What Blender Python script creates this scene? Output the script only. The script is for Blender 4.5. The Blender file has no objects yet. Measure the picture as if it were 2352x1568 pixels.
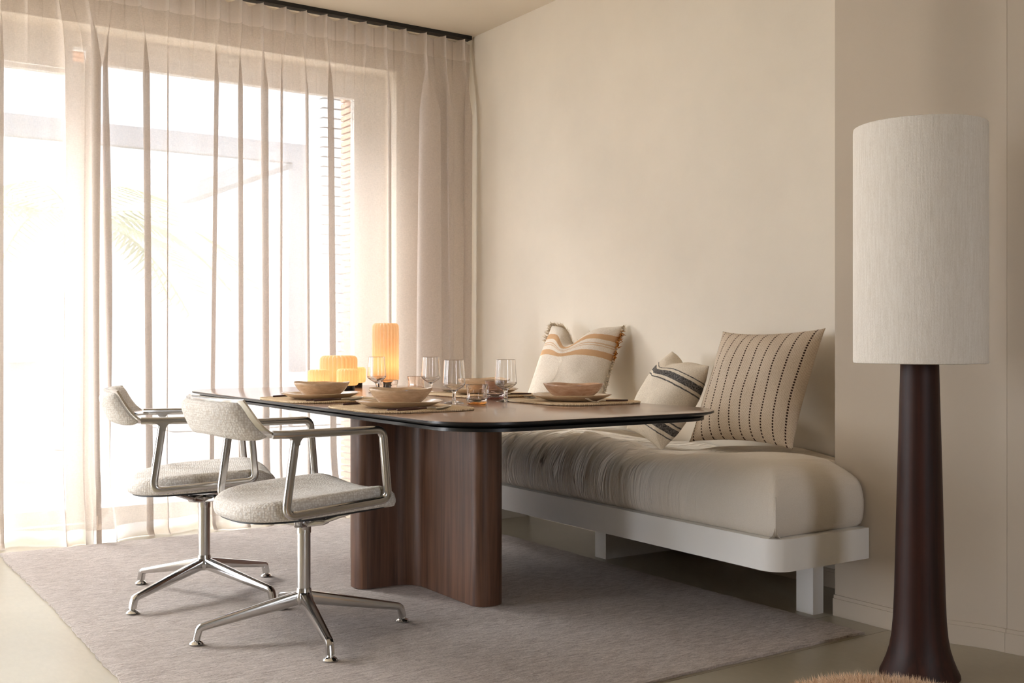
import bpy, bmesh, math, random
from mathutils import Vector, Matrix
random.seed(7)
PI = math.pi
SC = bpy.context.scene
COL = SC.collection

# ------------------------------------------------------------------ camera
cam_data = bpy.data.cameras.new('camera')
cam_data.sensor_width = 36.0
cam_data.lens = 2469.0 / 2352.0 * 36.0
cam_data.clip_start = 0.05
cam = bpy.data.objects.new('camera', cam_data)
COL.objects.link(cam)
cam.location = (0.0, 0.0, 0.985)
cam.rotation_euler = (PI / 2, 0.0, -math.radians(33.69))
SC.camera = cam

# ------------------------------------------------------------------ world, exposure
W = bpy.data.worlds.new('world')
SC.world = W
W.use_nodes = True
bg = W.node_tree.nodes['Background']
bg.inputs['Color'].default_value = (0.925, 0.98, 1.09, 1)
bg.inputs['Strength'].default_value = 12.5
SC.view_settings.view_transform = 'Standard'
SC.view_settings.look = 'None'
SC.view_settings.gamma = 1.0
SC.view_settings.use_curve_mapping = False
SC.view_settings.exposure = 0.33
SC.cycles.use_denoising = True
SC.cycles.max_bounces = 10
SC.cycles.diffuse_bounces = 5
SC.cycles.glossy_bounces = 4
SC.cycles.transmission_bounces = 8
SC.cycles.transparent_max_bounces = 24
SC.cycles.caustics_reflective = False
SC.cycles.caustics_refractive = False
SC.cycles.sample_clamp_indirect = 4.0

# daylight portal filling the window opening (guides sky light through the real opening)
pl = bpy.data.lights.new('window_portal', 'AREA')
pl.shape = 'RECTANGLE'
pl.size, pl.size_y = 6.2, 2.6
pl.cycles.is_portal = True
po = bpy.data.objects.new('window_portal', pl)
po.location = (-0.1, 6.04, 1.3)
po.rotation_euler = (-PI / 2, 0, 0)
COL.objects.link(po)
pl2 = bpy.data.lights.new('door_portal', 'AREA')
pl2.shape = 'RECTANGLE'
pl2.size, pl2.size_y = 1.1, 2.45
pl2.cycles.is_portal = True
po2 = bpy.data.objects.new('door_portal', pl2)
po2.location = (-3.5, 4.95, 1.225)
po2.rotation_euler = (PI / 2, 0, -PI / 2)
COL.objects.link(po2)
pl3 = bpy.data.lights.new('rear_portal', 'AREA')
pl3.shape = 'RECTANGLE'
pl3.size, pl3.size_y = 0.7, 1.3
pl3.cycles.is_portal = True
po3 = bpy.data.objects.new('rear_portal', pl3)
po3.location = (1.25, -2.5, 1.5)
po3.rotation_euler = (PI / 2, 0, 0)
COL.objects.link(po3)

# hazy morning sun, high behind the window
sd = bpy.data.lights.new('sun', 'SUN')
sd.energy = 17.0; sd.angle = math.radians(22); sd.color = (1.0, 0.985, 0.975)
so = bpy.data.objects.new('sun', sd); COL.objects.link(so)
so.rotation_euler = Vector((0.42 * .84, -0.907 * .84, -.54)).to_track_quat('-Z', 'Y').to_euler()

# ------------------------------------------------------------------ materials
def srgb(r, g, b):
    f = lambda c: c / 12.92 if c <= 0.04045 else ((c + 0.055) / 1.055) ** 2.4
    return (f(r / 255), f(g / 255), f(b / 255), 1)

class NT:
    def __init__(self, name):
        self.m = bpy.data.materials.new(name)
        self.m.use_nodes = True
        self.t = self.m.node_tree
        self.b = self.t.nodes['Principled BSDF']
        self.o = self.t.nodes['Material Output']
    def n(self, kind, **kw):
        nd = self.t.nodes.new(kind)
        for k, v in kw.items():
            setattr(nd, k, v)
        return nd
    def l(self, a, b):
        self.t.links.new(a, b)
    def coord(self, scale=(1, 1, 1), which='Object', rot=(0, 0, 0)):
        tc = self.n('ShaderNodeTexCoord'); mp = self.n('ShaderNodeMapping')
        mp.inputs['Scale'].default_value = scale
        mp.inputs['Rotation'].default_value = rot
        self.l(tc.outputs[which], mp.inputs[0])
        return mp.outputs[0]
    def noise(self, vec, scale=5, detail=3, rough=0.5, dist=0):
        nz = self.n('ShaderNodeTexNoise')
        nz.inputs['Scale'].default_value = scale; nz.inputs['Detail'].default_value = detail
        nz.inputs['Roughness'].default_value = rough; nz.inputs['Distortion'].default_value = dist
        self.l(vec, nz.inputs['Vector'])
        return nz.outputs['Fac']
    def ramp(self, fac, stops, interp='LINEAR'):
        r = self.n('ShaderNodeValToRGB'); cr = r.color_ramp; cr.interpolation = interp
        while len(cr.elements) < len(stops): cr.elements.new(0.5)
        for e, (p, c) in zip(cr.elements, stops):
            e.position = p; e.color = c
        self.l(fac, r.inputs[0])
        return r.outputs[0]
    def math(self, op, a, b=None, c=None):
        m = self.n('ShaderNodeMath', operation=op)
        for i, v in enumerate((a, b, c)):
            if v is None: continue
            if isinstance(v, (int, float)): m.inputs[i].default_value = v
            else: self.l(v, m.inputs[i])
        return m.outputs[0]
    def mix(self, fac, a, b):
        m = self.n('ShaderNodeMix', data_type='RGBA')
        for s, v in ((m.inputs[0], fac), (m.inputs[6], a), (m.inputs[7], b)):
            if isinstance(v, (int, float, tuple)): s.default_value = v
            else: self.l(v, s)
        return m.outputs[2]
    def bump(self, h, strength=0.3, dist=0.01, prev=None):
        bp = self.n('ShaderNodeBump')
        bp.inputs['Strength'].default_value = strength; bp.inputs['Distance'].default_value = dist
        self.l(h, bp.inputs['Height'])
        if prev is not None: self.l(prev, bp.inputs['Normal'])
        return bp.outputs[0]
    def setc(self, v):
        if isinstance(v, tuple): self.b.inputs['Base Color'].default_value = v
        else: self.l(v, self.b.inputs['Base Color'])
    def rough(self, v): self.b.inputs['Roughness'].default_value = v
    def normal(self, v): self.l(v, self.b.inputs['Normal'])

def plain(name, col, rough=0.5, metal=0.0, spec=0.5):
    t = NT(name); t.setc(col); t.rough(rough); t.b.inputs['Metallic'].default_value = metal
    t.b.inputs['Specular IOR Level'].default_value = spec
    return t.m

def plaster(name, col, amount=0.05):
    t = NT(name)
    v = t.coord()
    n1 = t.noise(v, 1.4, 5, 0.6)
    c2 = tuple(c * (1 - amount * 2.2) for c in col[:3]) + (1,)
    t.setc(t.ramp(n1, [(0.3, col), (0.75, c2)]))
    t.rough(0.85); t.b.inputs['Specular IOR Level'].default_value = 0.2
    n2 = t.noise(t.coord((1, 1, 0.6)), 9, 6, 0.6)
    t.normal(t.bump(n2, 0.12, 0.02))
    return t.m

def wood(name, dark, light, axis, rough=0.45, scale=1.0, spec=0.5):
    t = NT(name)
    s = [26 * scale] * 3; s[axis] = 1.1 * scale
    v = t.coord(tuple(s))
    n1 = t.noise(v, 1.6, 4, 0.6, 0.6)
    s2 = [120 * scale] * 3; s2[axis] = 3 * scale
    n2 = t.noise(t.coord(tuple(s2)), 1.5, 2, 0.5)
    f = t.math('ADD', t.math('MULTIPLY', n1, 0.75), t.math('MULTIPLY', n2, 0.25))
    t.setc(t.ramp(f, [(0.3, dark), (0.7, light)]))
    t.rough(rough); t.b.inputs['Specular IOR Level'].default_value = spec
    t.normal(t.bump(n2, 0.06, 0.002))
    return t.m

def boucle(name, c1, c2, cell=0.008, strength=0.7):
    t = NT(name)
    v = t.coord((1, 1, 1))
    vo = t.n('ShaderNodeTexVoronoi'); vo.inputs['Scale'].default_value = 1 / cell
    vo.inputs['Randomness'].default_value = 0.55
    t.l(v, vo.inputs['Vector'])
    n = t.noise(v, 60, 3)
    f = t.math('ADD', vo.outputs['Distance'], t.math('MULTIPLY', n, 0.5))
    t.setc(t.ramp(f, [(0.25, c1), (0.95, c2)]))
    t.rough(0.95); t.b.inputs['Specular IOR Level'].default_value = 0.1
    t.b.inputs['Sheen Weight'].default_value = 0.15
    inv = t.math('SUBTRACT', 1.0, f)
    t.normal(t.bump(inv, strength, 0.004))
    return t.m

M = {}
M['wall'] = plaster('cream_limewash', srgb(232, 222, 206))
M['pier'] = plaster('dimmed_cream_wall', srgb(190, 176, 158), 0.03)  # wall cream darkened in colour to stand for light falling off from the window
M['ceiling'] = plaster('ceiling_paint', srgb(220, 209, 192), 0.02)
M['dim_wall'] = plaster('room_paint', srgb(190, 182, 172), 0.03)
M['white_paint'] = plain('white_satin_paint', srgb(236, 232, 226), 0.45)
M['frame_paint'] = plain('pale_frame_paint', srgb(226, 222, 216), 0.5)
M['track'] = plain('black_track', (0.006, 0.006, 0.006, 1), 0.5)
M['black_edge'] = plain('black_edge', (0.010, 0.010, 0.0105, 1), 0.26)
M['alu'] = plain('polished_aluminium', (0.58, 0.565, 0.55, 1), 0.15, 1.0)
M['steel'] = plain('brushed_column', (0.6, 0.58, 0.56, 1), 0.27, 1.0)
M['chrome'] = plain('bright_chrome', (0.8, 0.8, 0.8, 1), 0.07, 1.0)
M['cutlery'] = plain('satin_cutlery', (0.62, 0.58, 0.53, 1), 0.3, 1.0)
M['handle'] = plain('dark_red_wood_handle', srgb(62, 28, 20), 0.4)
M['seat_black'] = plain('black_seat_pan', (0.01, 0.01, 0.01, 1), 0.5)
M['lantern_base'] = plain('black_lantern_base', (0.008, 0.007, 0.006, 1), 0.3)
M['walnut_top'] = wood('walnut_top', srgb(116, 84, 64), srgb(160, 124, 100), 1, 0.2)
M['walnut_base'] = wood('walnut_base', srgb(62, 38, 25), srgb(120, 82, 59), 2, 0.42)
for n_ in ('walnut_top',):
    b_ = M[n_].node_tree.nodes['Principled BSDF']; b_.inputs['Coat Weight'].default_value = 0.35; b_.inputs['Coat Roughness'].default_value = 0.12
M['lamp_wood'] = wood('dark_mahogany', srgb(24, 10, 6), srgb(64, 30, 18), 2, 0.5, 0.8, 0.3)
M['batten'] = wood('cedar_batten', srgb(150, 104, 74), srgb(190, 150, 118), 0, 0.7)
M['boucle'] = boucle('greige_boucle', srgb(246, 243, 238), srgb(206, 197, 187), 0.0075, 0.45)
M['terrace'] = plaster('pale_terrace_stone', srgb(206, 202, 196), 0.04)
M['boards'] = plain('white_board_paint', srgb(168, 169, 170), 0.6)
M['steel_grey'] = plain('grey_painted_steel', srgb(104, 106, 110), 0.5)
M['leaf'] = plain('palm_leaf', srgb(150, 162, 122), 0.5)
M['trunk'] = plain('palm_trunk', srgb(206, 188, 166), 0.8)
M['terracotta'] = plain('terracotta', srgb(206, 150, 118), 0.8)

def m_concrete():
    t = NT('polished_concrete')
    v = t.coord()
    n1 = t.noise(v, 1.3, 6, 0.65, 0.4)
    n2 = t.noise(t.coord((3, 1, 1)), 22, 4, 0.6)
    f = t.math('ADD', t.math('MULTIPLY', n1, 0.7), t.math('MULTIPLY', n2, 0.3))
    t.setc(t.ramp(f, [(0.3, srgb(146, 136, 114)), (0.7, srgb(172, 162, 140))]))
    t.rough(0.3)
    t.b.inputs['Coat Weight'].default_value = 0.4; t.b.inputs['Coat Roughness'].default_value = 0.28
    t.normal(t.bump(n2, 0.03, 0.004))
    return t.m
M['concrete'] = m_concrete()

def m_rug():
    t = NT('rug_wool')
    v = t.coord((3.0, 15, 15), 'Object', (0, 0, 0.5))
    n1 = t.noise(v, 6, 3, 0.6, 0.6)
    n2 = t.noise(t.coord((60, 170, 100), 'Object', (0, 0, 0.5)), 2.0, 3, 0.6)
    n3 = t.noise(t.coord(), 1.2, 3, 0.5)
    f = t.math('ADD', t.math('MULTIPLY', n1, 0.55), t.math('MULTIPLY', n2, 0.45))
    t.setc(t.mix(t.math('MULTIPLY', n3, 0.35), t.ramp(f, [(0.32, srgb(140, 124, 113)), (0.6, srgb(216, 204, 196))]), srgb(196, 183, 174)))
    t.rough(1.0); t.b.inputs['Specular IOR Level'].default_value = 0.05
    t.b.inputs['Sheen Weight'].default_value = 0.2
    t.normal(t.bump(f, 0.95, 0.016))
    return t.m
M['rug'] = m_rug()

def m_curtain(name, trans, tl):
    t = NT(name)
    v = t.coord((400, 400, 60)); vh = t.coord((60, 60, 420))
    n1 = t.noise(v, 1.2, 2); n2 = t.noise(vh, 1.2, 2)
    weave = t.math('ADD', t.math('MULTIPLY', n1, 0.45), t.math('MULTIPLY', n2, 0.55))
    col = srgb(224, 212, 202)
    tr = t.n('ShaderNodeBsdfTransparent')
    tl_ = t.n('ShaderNodeBsdfTranslucent'); tl_.inputs[0].default_value = srgb(234, 232, 232)
    df = t.n('ShaderNodeBsdfDiffuse'); df.inputs[0].default_value = col
    bp = t.bump(weave, 0.15, 0.003)
    t.l(bp, df.inputs['Normal'])
    m1 = t.n('ShaderNodeMixShader'); m1.inputs[0].default_value = tl
    t.l(df.outputs[0], m1.inputs[1]); t.l(tl_.outputs[0], m1.inputs[2])
    m2 = t.n('ShaderNodeMixShader')
    fac = t.math('MULTIPLY', t.math('ADD', 0.1, t.math('MULTIPLY', weave, 1.8)), trans)
    t.l(fac, m2.inputs[0])
    t.l(m1.outputs[0], m2.inputs[1]); t.l(tr.outputs[0], m2.inputs[2])
    t.l(m2.outputs[0], t.o.inputs[0])
    return t.m
M['sheer'] = m_curtain('sheer_linen', 0.265, 0.08)
M['sheer_double'] = m_curtain('sheer_linen_double', 0.12, 0.2)

def m_pane():
    t = NT('window_pane')
    tr = t.n('ShaderNodeBsdfTransparent'); tr.inputs[0].default_value = (0.96, 0.97, 0.965, 1)
    gl = t.n('ShaderNodeBsdfGlossy'); gl.inputs['Roughness'].default_value = 0.0
    mx = t.n('ShaderNodeMixShader'); mx.inputs[0].default_value = 0.06
    t.l(tr.outputs[0], mx.inputs[1]); t.l(gl.outputs[0], mx.inputs[2])
    t.l(mx.outputs[0], t.o.inputs[0])
    return t.m
M['pane'] = m_pane()

def m_glass(name, col):
    t = NT(name)
    t.setc(col); t.rough(0.0)
    t.b.inputs['Transmission Weight'].default_value = 1.0
    t.b.inputs['IOR'].default_value = 1.45
    return t.m
M['glass'] = m_glass('clear_glass', (1, 1, 1, 1))
M['amber_glass'] = m_glass('faint_amber_glass', (1.0, 0.93, 0.87, 1))
M['amber_base'] = m_glass('amber_glass_base', (0.95, 0.42, 0.12, 1))
M['plum_glass'] = m_glass('faint_plum_glass', (0.9, 0.8, 0.79, 1))
M['plum_base'] = m_glass('plum_glass_base', (0.42, 0.18, 0.16, 1))

def m_porcelain():
    t = NT('lantern_porcelain')
    tl_ = t.n('ShaderNodeBsdfTranslucent'); tl_.inputs[0].default_value = (0.98, 0.80, 0.56, 1)
    t.setc(srgb(238, 214, 190)); t.rough(0.4)
    mx = t.n('ShaderNodeMixShader'); mx.inputs[0].default_value = 0.6
    t.l(t.b.outputs[0], mx.inputs[1]); t.l(tl_.outputs[0], mx.inputs[2])
    t.l(mx.outputs[0], t.o.inputs[0])
    return t.m
M['porcelain'] = m_porcelain()

def m_ceramic(name, a, b, streak=0.5):
    t = NT(name)
    n1 = t.noise(t.coord((4, 4, 60)), 3.0, 5, 0.6, 0.8)
    n2 = t.noise(t.coord((9, 9, 30)), 3.0, 4, 0.7, 1.0)
    f = t.math('ADD', t.math('MULTIPLY', n1, 1 - streak), t.math('MULTIPLY', n2, streak))
    t.setc(t.ramp(f, [(0.34, b), (0.6, a)]))
    t.rough(0.16)
    t.b.inputs['Coat Weight'].default_value = 0.3
    t.b.inputs['Coat Roughness'].default_value = 0.08
    return t.m
M['bowl'] = m_ceramic('tan_glaze', srgb(224, 196, 164), srgb(192, 160, 128))
M['bowl_pink'] = m_ceramic('pink_tan_glaze', srgb(218, 182, 152), srgb(186, 142, 110))
M['plate'] = m_ceramic('sand_glaze', srgb(218, 196, 168), srgb(200, 172, 142), 0.3)

def m_jute():
    t = NT('woven_jute')
    w1 = t.n('ShaderNodeTexWave', wave_type='BANDS', bands_direction='X')
    w1.inputs['Scale'].default_value = 38; w1.inputs['Distortion'].default_value = 1.2
    w1.inputs['Detail Scale'].default_value = 6
    t.l(t.coord(), w1.inputs['Vector'])
    w2 = t.n('ShaderNodeTexWave', wave_type='BANDS', bands_direction='Y')
    w2.inputs['Scale'].default_value = 60; w2.inputs['Distortion'].default_value = 1.2
    t.l(t.coord(), w2.inputs['Vector'])
    f = t.math('MULTIPLY', w1.outputs['Fac'], w2.outputs['Fac'])
    n = t.noise(t.coord(), 180, 2)
    f = t.math('ADD', t.math('MULTIPLY', f, 0.6), t.math('MULTIPLY', n, 0.5))
    t.setc(t.ramp(f, [(0.15, srgb(172, 142, 106)), (0.5, srgb(232, 210, 178))]))
    t.rough(0.95); t.b.inputs['Specular IOR Level'].default_value = 0.1
    t.normal(t.bump(f, 0.6, 0.003))
    return t.m
M['jute'] = m_jute()

def m_linen_mattress():
    t = NT('stone_linen')
    tc = t.n('ShaderNodeTexCoord'); mp = t.n('ShaderNodeMapping')
    t.l(tc.outputs['UV'], mp.inputs[0]); mp.inputs['Scale'].default_value = (1.9, 15, 1)
    mp.inputs['Rotation'].default_value = (0, 0, 0.18)
    wr = t.noise(mp.outputs[0], 1.0, 3, 0.5, 1.6)
    mp2 = t.n('ShaderNodeMapping'); t.l(tc.outputs['UV'], mp2.inputs[0])
    mp2.inputs['Scale'].default_value = (3.2, 42, 1); mp2.inputs['Rotation'].default_value = (0, 0, -0.1)
    wr2 = t.noise(mp2.outputs[0], 1.0, 2, 0.5, 1.0)
    sep = t.n('ShaderNodeSeparateXYZ'); t.l(tc.outputs['UV'], sep.inputs[0])
    mask = t.n('ShaderNodeMapRange'); mask.interpolation_type = 'SMOOTHSTEP'
    mask.inputs['From Min'].default_value = 2.7; mask.inputs['From Max'].default_value = 3.7
    mask.inputs['To Min'].default_value = 0.08; mask.inputs['To Max'].default_value = 1.0
    t.l(sep.outputs[1], mask.inputs[0])
    ridge = t.math('ABSOLUTE', t.math('SUBTRACT', wr2, 0.5))
    h = t.math('MULTIPLY', t.math('ADD', wr, t.math('MULTIPLY', ridge, -1.2)), mask.outputs[0])
    cl = t.coord((300, 300, 300)); wv = t.noise(cl, 2.0, 2)
    t.setc(t.ramp(wv, [(0.3, srgb(216, 206, 192)), (0.7, srgb(229, 220, 208))]))
    t.rough(0.9); t.b.inputs['Specular IOR Level'].default_value = 0.15
    b1 = t.bump(h, 0.8, 0.035)
    t.normal(t.bump(wv, 0.12, 0.002, b1))
    return t.m
M['mattress'] = m_linen_mattress()

def m_pillow(kind):
    t = NT('cushion_' + kind)
    tc = t.n('ShaderNodeTexCoord'); sp = t.n('ShaderNodeSeparateXYZ'); t.l(tc.outputs['UV'], sp.inputs[0])
    a, b = sp.outputs[0], sp.outputs[1]
    fine = t.noise(t.coord((1, 1, 1)), 330, 2, 0.7)
    wob = t.math('MULTIPLY', t.math('SUBTRACT', t.noise(t.coord(), 40, 3), 0.5), 0.012)
    strength = 0.35
    if kind == 'tan_stripes':
        base = t.ramp(fine, [(0.3, srgb(196, 182, 164)), (0.65, srgb(222, 212, 198))])
        tan = srgb(190, 152, 114)
        cl = base
        bb = t.math('ADD', b, wob)
        st = t.ramp(bb, [(0, (0, 0, 0, 1)), (0.60, (1, 1, 1, 1)), (0.665, (0, 0, 0, 1)), (0.715, (.7, .7, .7, 1)), (0.727, (0, 0, 0, 1)), (0.742, (.7, .7, .7, 1)), (0.754, (0, 0, 0, 1)), (0.80, (1, 1, 1, 1)), (0.865, (0, 0, 0, 1))], 'CONSTANT')
        t.setc(t.mix(st, base, tan)); strength = 0.5
    elif kind == 'dark_bands':
        base = t.ramp(fine, [(0.3, srgb(196, 182, 162)), (0.65, srgb(226, 214, 196))])
        bb = t.math('ADD', b, wob)
        k, z = (1, 1, 1, 1), (0, 0, 0, 1)
        st = t.ramp(bb, [(0, z), (0.135, k), (0.148, z), (0.18, k), (0.255, z), (0.285, k), (0.30, z), (0.655, k), (0.668, z), (0.70, k), (0.775, z), (0.805, k), (0.82, z)], 'CONSTANT')
        dk = t.ramp(t.noise(t.coord(), 220, 2), [(0.35, srgb(52, 50, 50)), (0.7, srgb(132, 126, 120))])
        t.setc(t.mix(st, base, dk)); strength = 0.5
    else:
        w1 = t.n('ShaderNodeTexWave', wave_type='BANDS', bands_direction='DIAGONAL')
        w1.inputs['Scale'].default_value = 30; w1.inputs['Distortion'].default_value = 2; w1.inputs['Detail Scale'].default_value = 5
        t.l(tc.outputs['UV'], w1.inputs['Vector'])
        g = t.math('ADD', t.math('MULTIPLY', w1.outputs['Fac'], 0.12), t.math('MULTIPLY', fine, 0.88))
        base = t.ramp(g, [(0.25, srgb(174, 155, 133)), (0.65, srgb(212, 196, 176))])
        fr = t.math('FRACT', t.math('MULTIPLY', t.math('ADD', a, t.math('MULTIPLY', wob, 0.3)), 10.0))
        ln = t.math('LESS_THAN', t.math('ABSOLUTE', t.math('SUBTRACT', fr, 0.5)), 0.062)
        ds = t.math('LESS_THAN', t.math('FRACT', t.math('MULTIPLY', b, 44.0)), 0.6)
        t.setc(t.mix(t.math('MULTIPLY', ln, ds), base, srgb(58, 40, 32))); fine = g
    t.rough(0.95); t.b.inputs['Specular IOR Level'].default_value = 0.1
    n2 = t.noise(t.coord(), 9, 3, 0.5, 0.6)
    b1 = t.bump(n2, 0.35, 0.03)
    t.normal(t.bump(fine, strength, 0.003, b1))
    return t.m
for k in ('tan_stripes', 'dark_bands', 'dotted'):
    M['pillow_' + k] = m_pillow(k)
M['fringe'] = plain('cream_fringe', srgb(214, 198, 174), 0.9, 0, 0.1)
M['fringe_tan'] = plain('tan_fringe', srgb(178, 112, 44), 0.9, 0, 0.1)
M['sheepskin'] = plain('tan_sheepskin', srgb(216, 186, 156), 1.0, 0, 0.1)

def m_shade():
    t = NT('ivory_slub_shade')
    n1 = t.noise(t.coord((130, 130, 9)), 1.6, 4, 0.6, 0.4)
    n2 = t.noise(t.coord((320, 320, 120)), 1.5, 2)
    f = t.math('ADD', t.math('MULTIPLY', n1, 0.6), t.math('MULTIPLY', n2, 0.4))
    t.setc(t.ramp(f, [(0.3, srgb(222, 212, 198)), (0.65, srgb(243, 236, 226))]))
    t.rough(0.95); t.b.inputs['Specular IOR Level'].default_value = 0.1
    t.normal(t.bump(f, 0.4, 0.006))
    return t.m
M['shade'] = m_shade()

def emit(name, col, s):
    t = NT(name)
    t.setc((0, 0, 0, 1))
    t.b.inputs['Emission Color'].default_value = col
    t.b.inputs['Emission Strength'].default_value = s
    return t.m

# ------------------------------------------------------------------ mesh helpers
def link(name, me, parent=None):
    o = bpy.data.objects.new(name, me)
    COL.objects.link(o)
    if parent is not None: o.parent = parent
    return o

def mesh(name, vs, fs, mat, parent=None, smooth=35, uvs=None):
    me = bpy.data.meshes.new(name)
    me.from_pydata([tuple(v) for v in vs], [], fs)
    me.validate()
    if uvs is not None:
        uv = me.uv_layers.new(name='UVMap')
        for lp in me.loops: uv.data[lp.index].uv = uvs[lp.vertex_index]
    bm = bmesh.new(); bm.from_mesh(me)
    bmesh.ops.recalc_face_normals(bm, faces=bm.faces)
    bm.to_mesh(me); bm.free()
    if smooth:
        me.polygons.foreach_set('use_smooth', [True] * len(me.polygons))
        if smooth < 180: me.set_sharp_from_angle(angle=math.radians(smooth))
    me.materials.append(mat)
    return link(name, me, parent)

class G:
    """collects vertices and faces of one mesh"""
    def __init__(self): self.v = []; self.f = []; self.uv = None
    def add(self, vs, fs):
        o = len(self.v); self.v += [tuple(v) for v in vs]; self.f += [tuple(i + o for i in f) for f in fs]
    def box(self, x0, y0, z0, x1, y1, z1):
        vs = [(x, y, z) for x in (x0, x1) for y in (y0, y1) for z in (z0, z1)]
        self.add(vs, [(0, 1, 3, 2), (4, 6, 7, 5), (0, 4, 5, 1), (2, 3, 7, 6), (0, 2, 6, 4), (1, 5, 7, 3)])
        return self
    def rings(self, rings, closed=True, cap0=False, cap1=False):
        n = len(rings[0]); vs = [p for r in rings for p in r]; fs = []
        for i in range(len(rings) - 1):
            for j in range(n if closed else n - 1):
                k = (j + 1) % n
                fs.append((i * n + j, i * n + k, (i + 1) * n + k, (i + 1) * n + j))
        if cap0: fs.append(tuple(range(n)))
        if cap1: fs.append(tuple((len(rings) - 1) * n + j for j in range(n)))
        self.add(vs, fs); return self
    def lathe(self, prof, n=48, c=(0, 0, 0), closed_profile=False, fn=None):
        rings = []
        for r, z in prof:
            ring = []
            for j in range(n):
                a = 2 * PI * j / n
                x, y, zz = r * math.cos(a), r * math.sin(a), z
                if fn: x, y, zz = fn(x, y, zz, a, r)
                ring.append((c[0] + x, c[1] + y, c[2] + zz))
            rings.append(ring)
        if closed_profile: rings.append(rings[0])
        self.rings(rings, True, not closed_profile and prof[0][0] > 1e-6, not closed_profile and prof[-1][0] > 1e-6)
        return self
    def tube(self, path, sec, up=(0, 0, 1), caps=True):
        """sweep a closed 2-D section (list of (a,b)) or list of sections along path"""
        P = [Vector(p) for p in path]; rings = []; prev_n = Vector(up)
        for i, p in enumerate(P):
            t = (P[min(i + 1, len(P) - 1)] - P[max(i - 1, 0)]).normalized()
            s = t.cross(prev_n)
            if s.length < 1e-5: s = t.cross(Vector((1, 0, 0)))
            s.normalize(); nn = s.cross(t).normalized(); prev_n = nn
            sc = sec[i] if isinstance(sec[0][0], (tuple, list)) else sec
            rings.append([tuple(p + s * a + nn * b) for a, b in sc])
        self.rings(rings, True, caps, caps); return self
    def out(self, name, mat, parent=None, smooth=35, uvs=None):
        return mesh(name, self.v, self.f, mat, parent, smooth, uvs)

def rrect(w, h, r, n=3):
    pts = []
    for cx, cy, a0 in ((w / 2 - r, h / 2 - r, 0), (-w / 2 + r, h / 2 - r, 90), (-w / 2 + r, -h / 2 + r, 180), (w / 2 - r, -h / 2 + r, 270)):
        for i in range(n + 1):
            a = math.radians(a0 + 90 * i / n)
            pts.append((cx + r * math.cos(a), cy + r * math.sin(a)))
    return pts
def circ(r, n=12): return [(r * math.cos(2 * PI * i / n), r * math.sin(2 * PI * i / n)) for i in range(n)]

def fillet(pts, r, n=6):
    P = [Vector(p) for p in pts]; out = [P[0]]
    for i in range(1, len(P) - 1):
        a, b, c = P[i - 1], P[i], P[i + 1]
        d1 = (a - b).normalized(); d2 = (c - b).normalized()
        ang = d1.angle(d2); t = min(r / math.tan(ang / 2), (a - b).length * .45, (c - b).length * .45)
        p1, p2 = b + d1 * t, b + d2 * t
        for k in range(n + 1):
            s = k / n
            out.append(p1 * (1 - s) ** 2 + b * (2 * s * (1 - s)) + p2 * s * s)
    out.append(P[-1]); return out

def smooth01(a, b, x):
    t = max(0, min(1, (x - a) / (b - a))); return t * t * (3 - 2 * t)

def empty(name, loc=(0, 0, 0), rz=0):
    o = bpy.data.objects.new(name, None); COL.objects.link(o)
    o.location = loc; o.rotation_euler = (0, 0, rz); o.empty_display_size = 0.1
    return o
def tag(o, label, cat, group=None):
    o['label'] = label; o['category'] = cat
    if group: o['group'] = group
    return o
def struct(o): o['kind'] = 'structure'; return o
def stuff(o): o['kind'] = 'stuff'; return o
def dup(root, loc, rz=None, name=None):
    r = root.copy(); COL.objects.link(r); r.location = loc
    if rz is not None: r.rotation_euler = (0, 0, rz)
    for ch in list(root.children):
        c = ch.copy(); COL.objects.link(c); c.parent = r
        for g in list(ch.children):
            d = g.copy(); COL.objects.link(d); d.parent = c
    return r

# ------------------------------------------------------------------ room shell
XW, YW, ZC = 3.46, 5.75, 2.85          # niche wall, window wall, ceiling
XL, YF = -3.4, -2.4
LW0, LW1 = 4.4, 5.5                   # garden door opening in the left wall, out of view
FX0, FX1 = 0.9, 1.6                     # small window in the wall behind the camera
PX, PY = 3.12, 2.58                    # pier face and pier corner
fl = struct(G().box(XL, YF, -0.12, 4.5, 6.5, -0.02).out('floor', M['concrete'], None, 0))
for y0, y1 in ((YF, 2.338), (2.341, 2.578), (2.581, 6.48)):
    G().box(XL, y0, -0.02, 4.4 if y0 < 2 else XW + .2, y1, 0).out('slab', M['concrete'], fl, 0)
struct(G().box(XL - .2, YF - .2, ZC, 4.5, 6.5, ZC + .15).out('ceiling', M['ceiling'], None, 0))
struct(G().box(XW, PY - .02, -.1, XW + .25, 6.5, ZC + .02).out('wall_right', M['wall'], None, 0))
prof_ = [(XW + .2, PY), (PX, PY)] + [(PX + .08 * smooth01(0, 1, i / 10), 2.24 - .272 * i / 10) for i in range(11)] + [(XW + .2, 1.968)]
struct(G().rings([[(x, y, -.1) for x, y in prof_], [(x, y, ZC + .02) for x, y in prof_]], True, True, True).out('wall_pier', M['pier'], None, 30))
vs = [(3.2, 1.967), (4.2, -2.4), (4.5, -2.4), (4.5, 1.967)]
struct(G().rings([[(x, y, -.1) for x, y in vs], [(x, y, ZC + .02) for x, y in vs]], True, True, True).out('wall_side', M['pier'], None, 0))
g = G().box(XL - .25, YF - .2, -.1, XL, LW0, ZC + .02); g.box(XL - .25, LW1, -.1, XL, 6.5, ZC + .02)
g.box(XL - .25, LW0, 2.45, XL, LW1, ZC + .02)
struct(g.out('wall_left', M['dim_wall'], None, 0))
g = G().box(XL - .2, YF - .2, -.1, FX0, YF, ZC + .02); g.box(FX1, YF - .2, -.1, 4.5, YF, ZC + .02)
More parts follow.
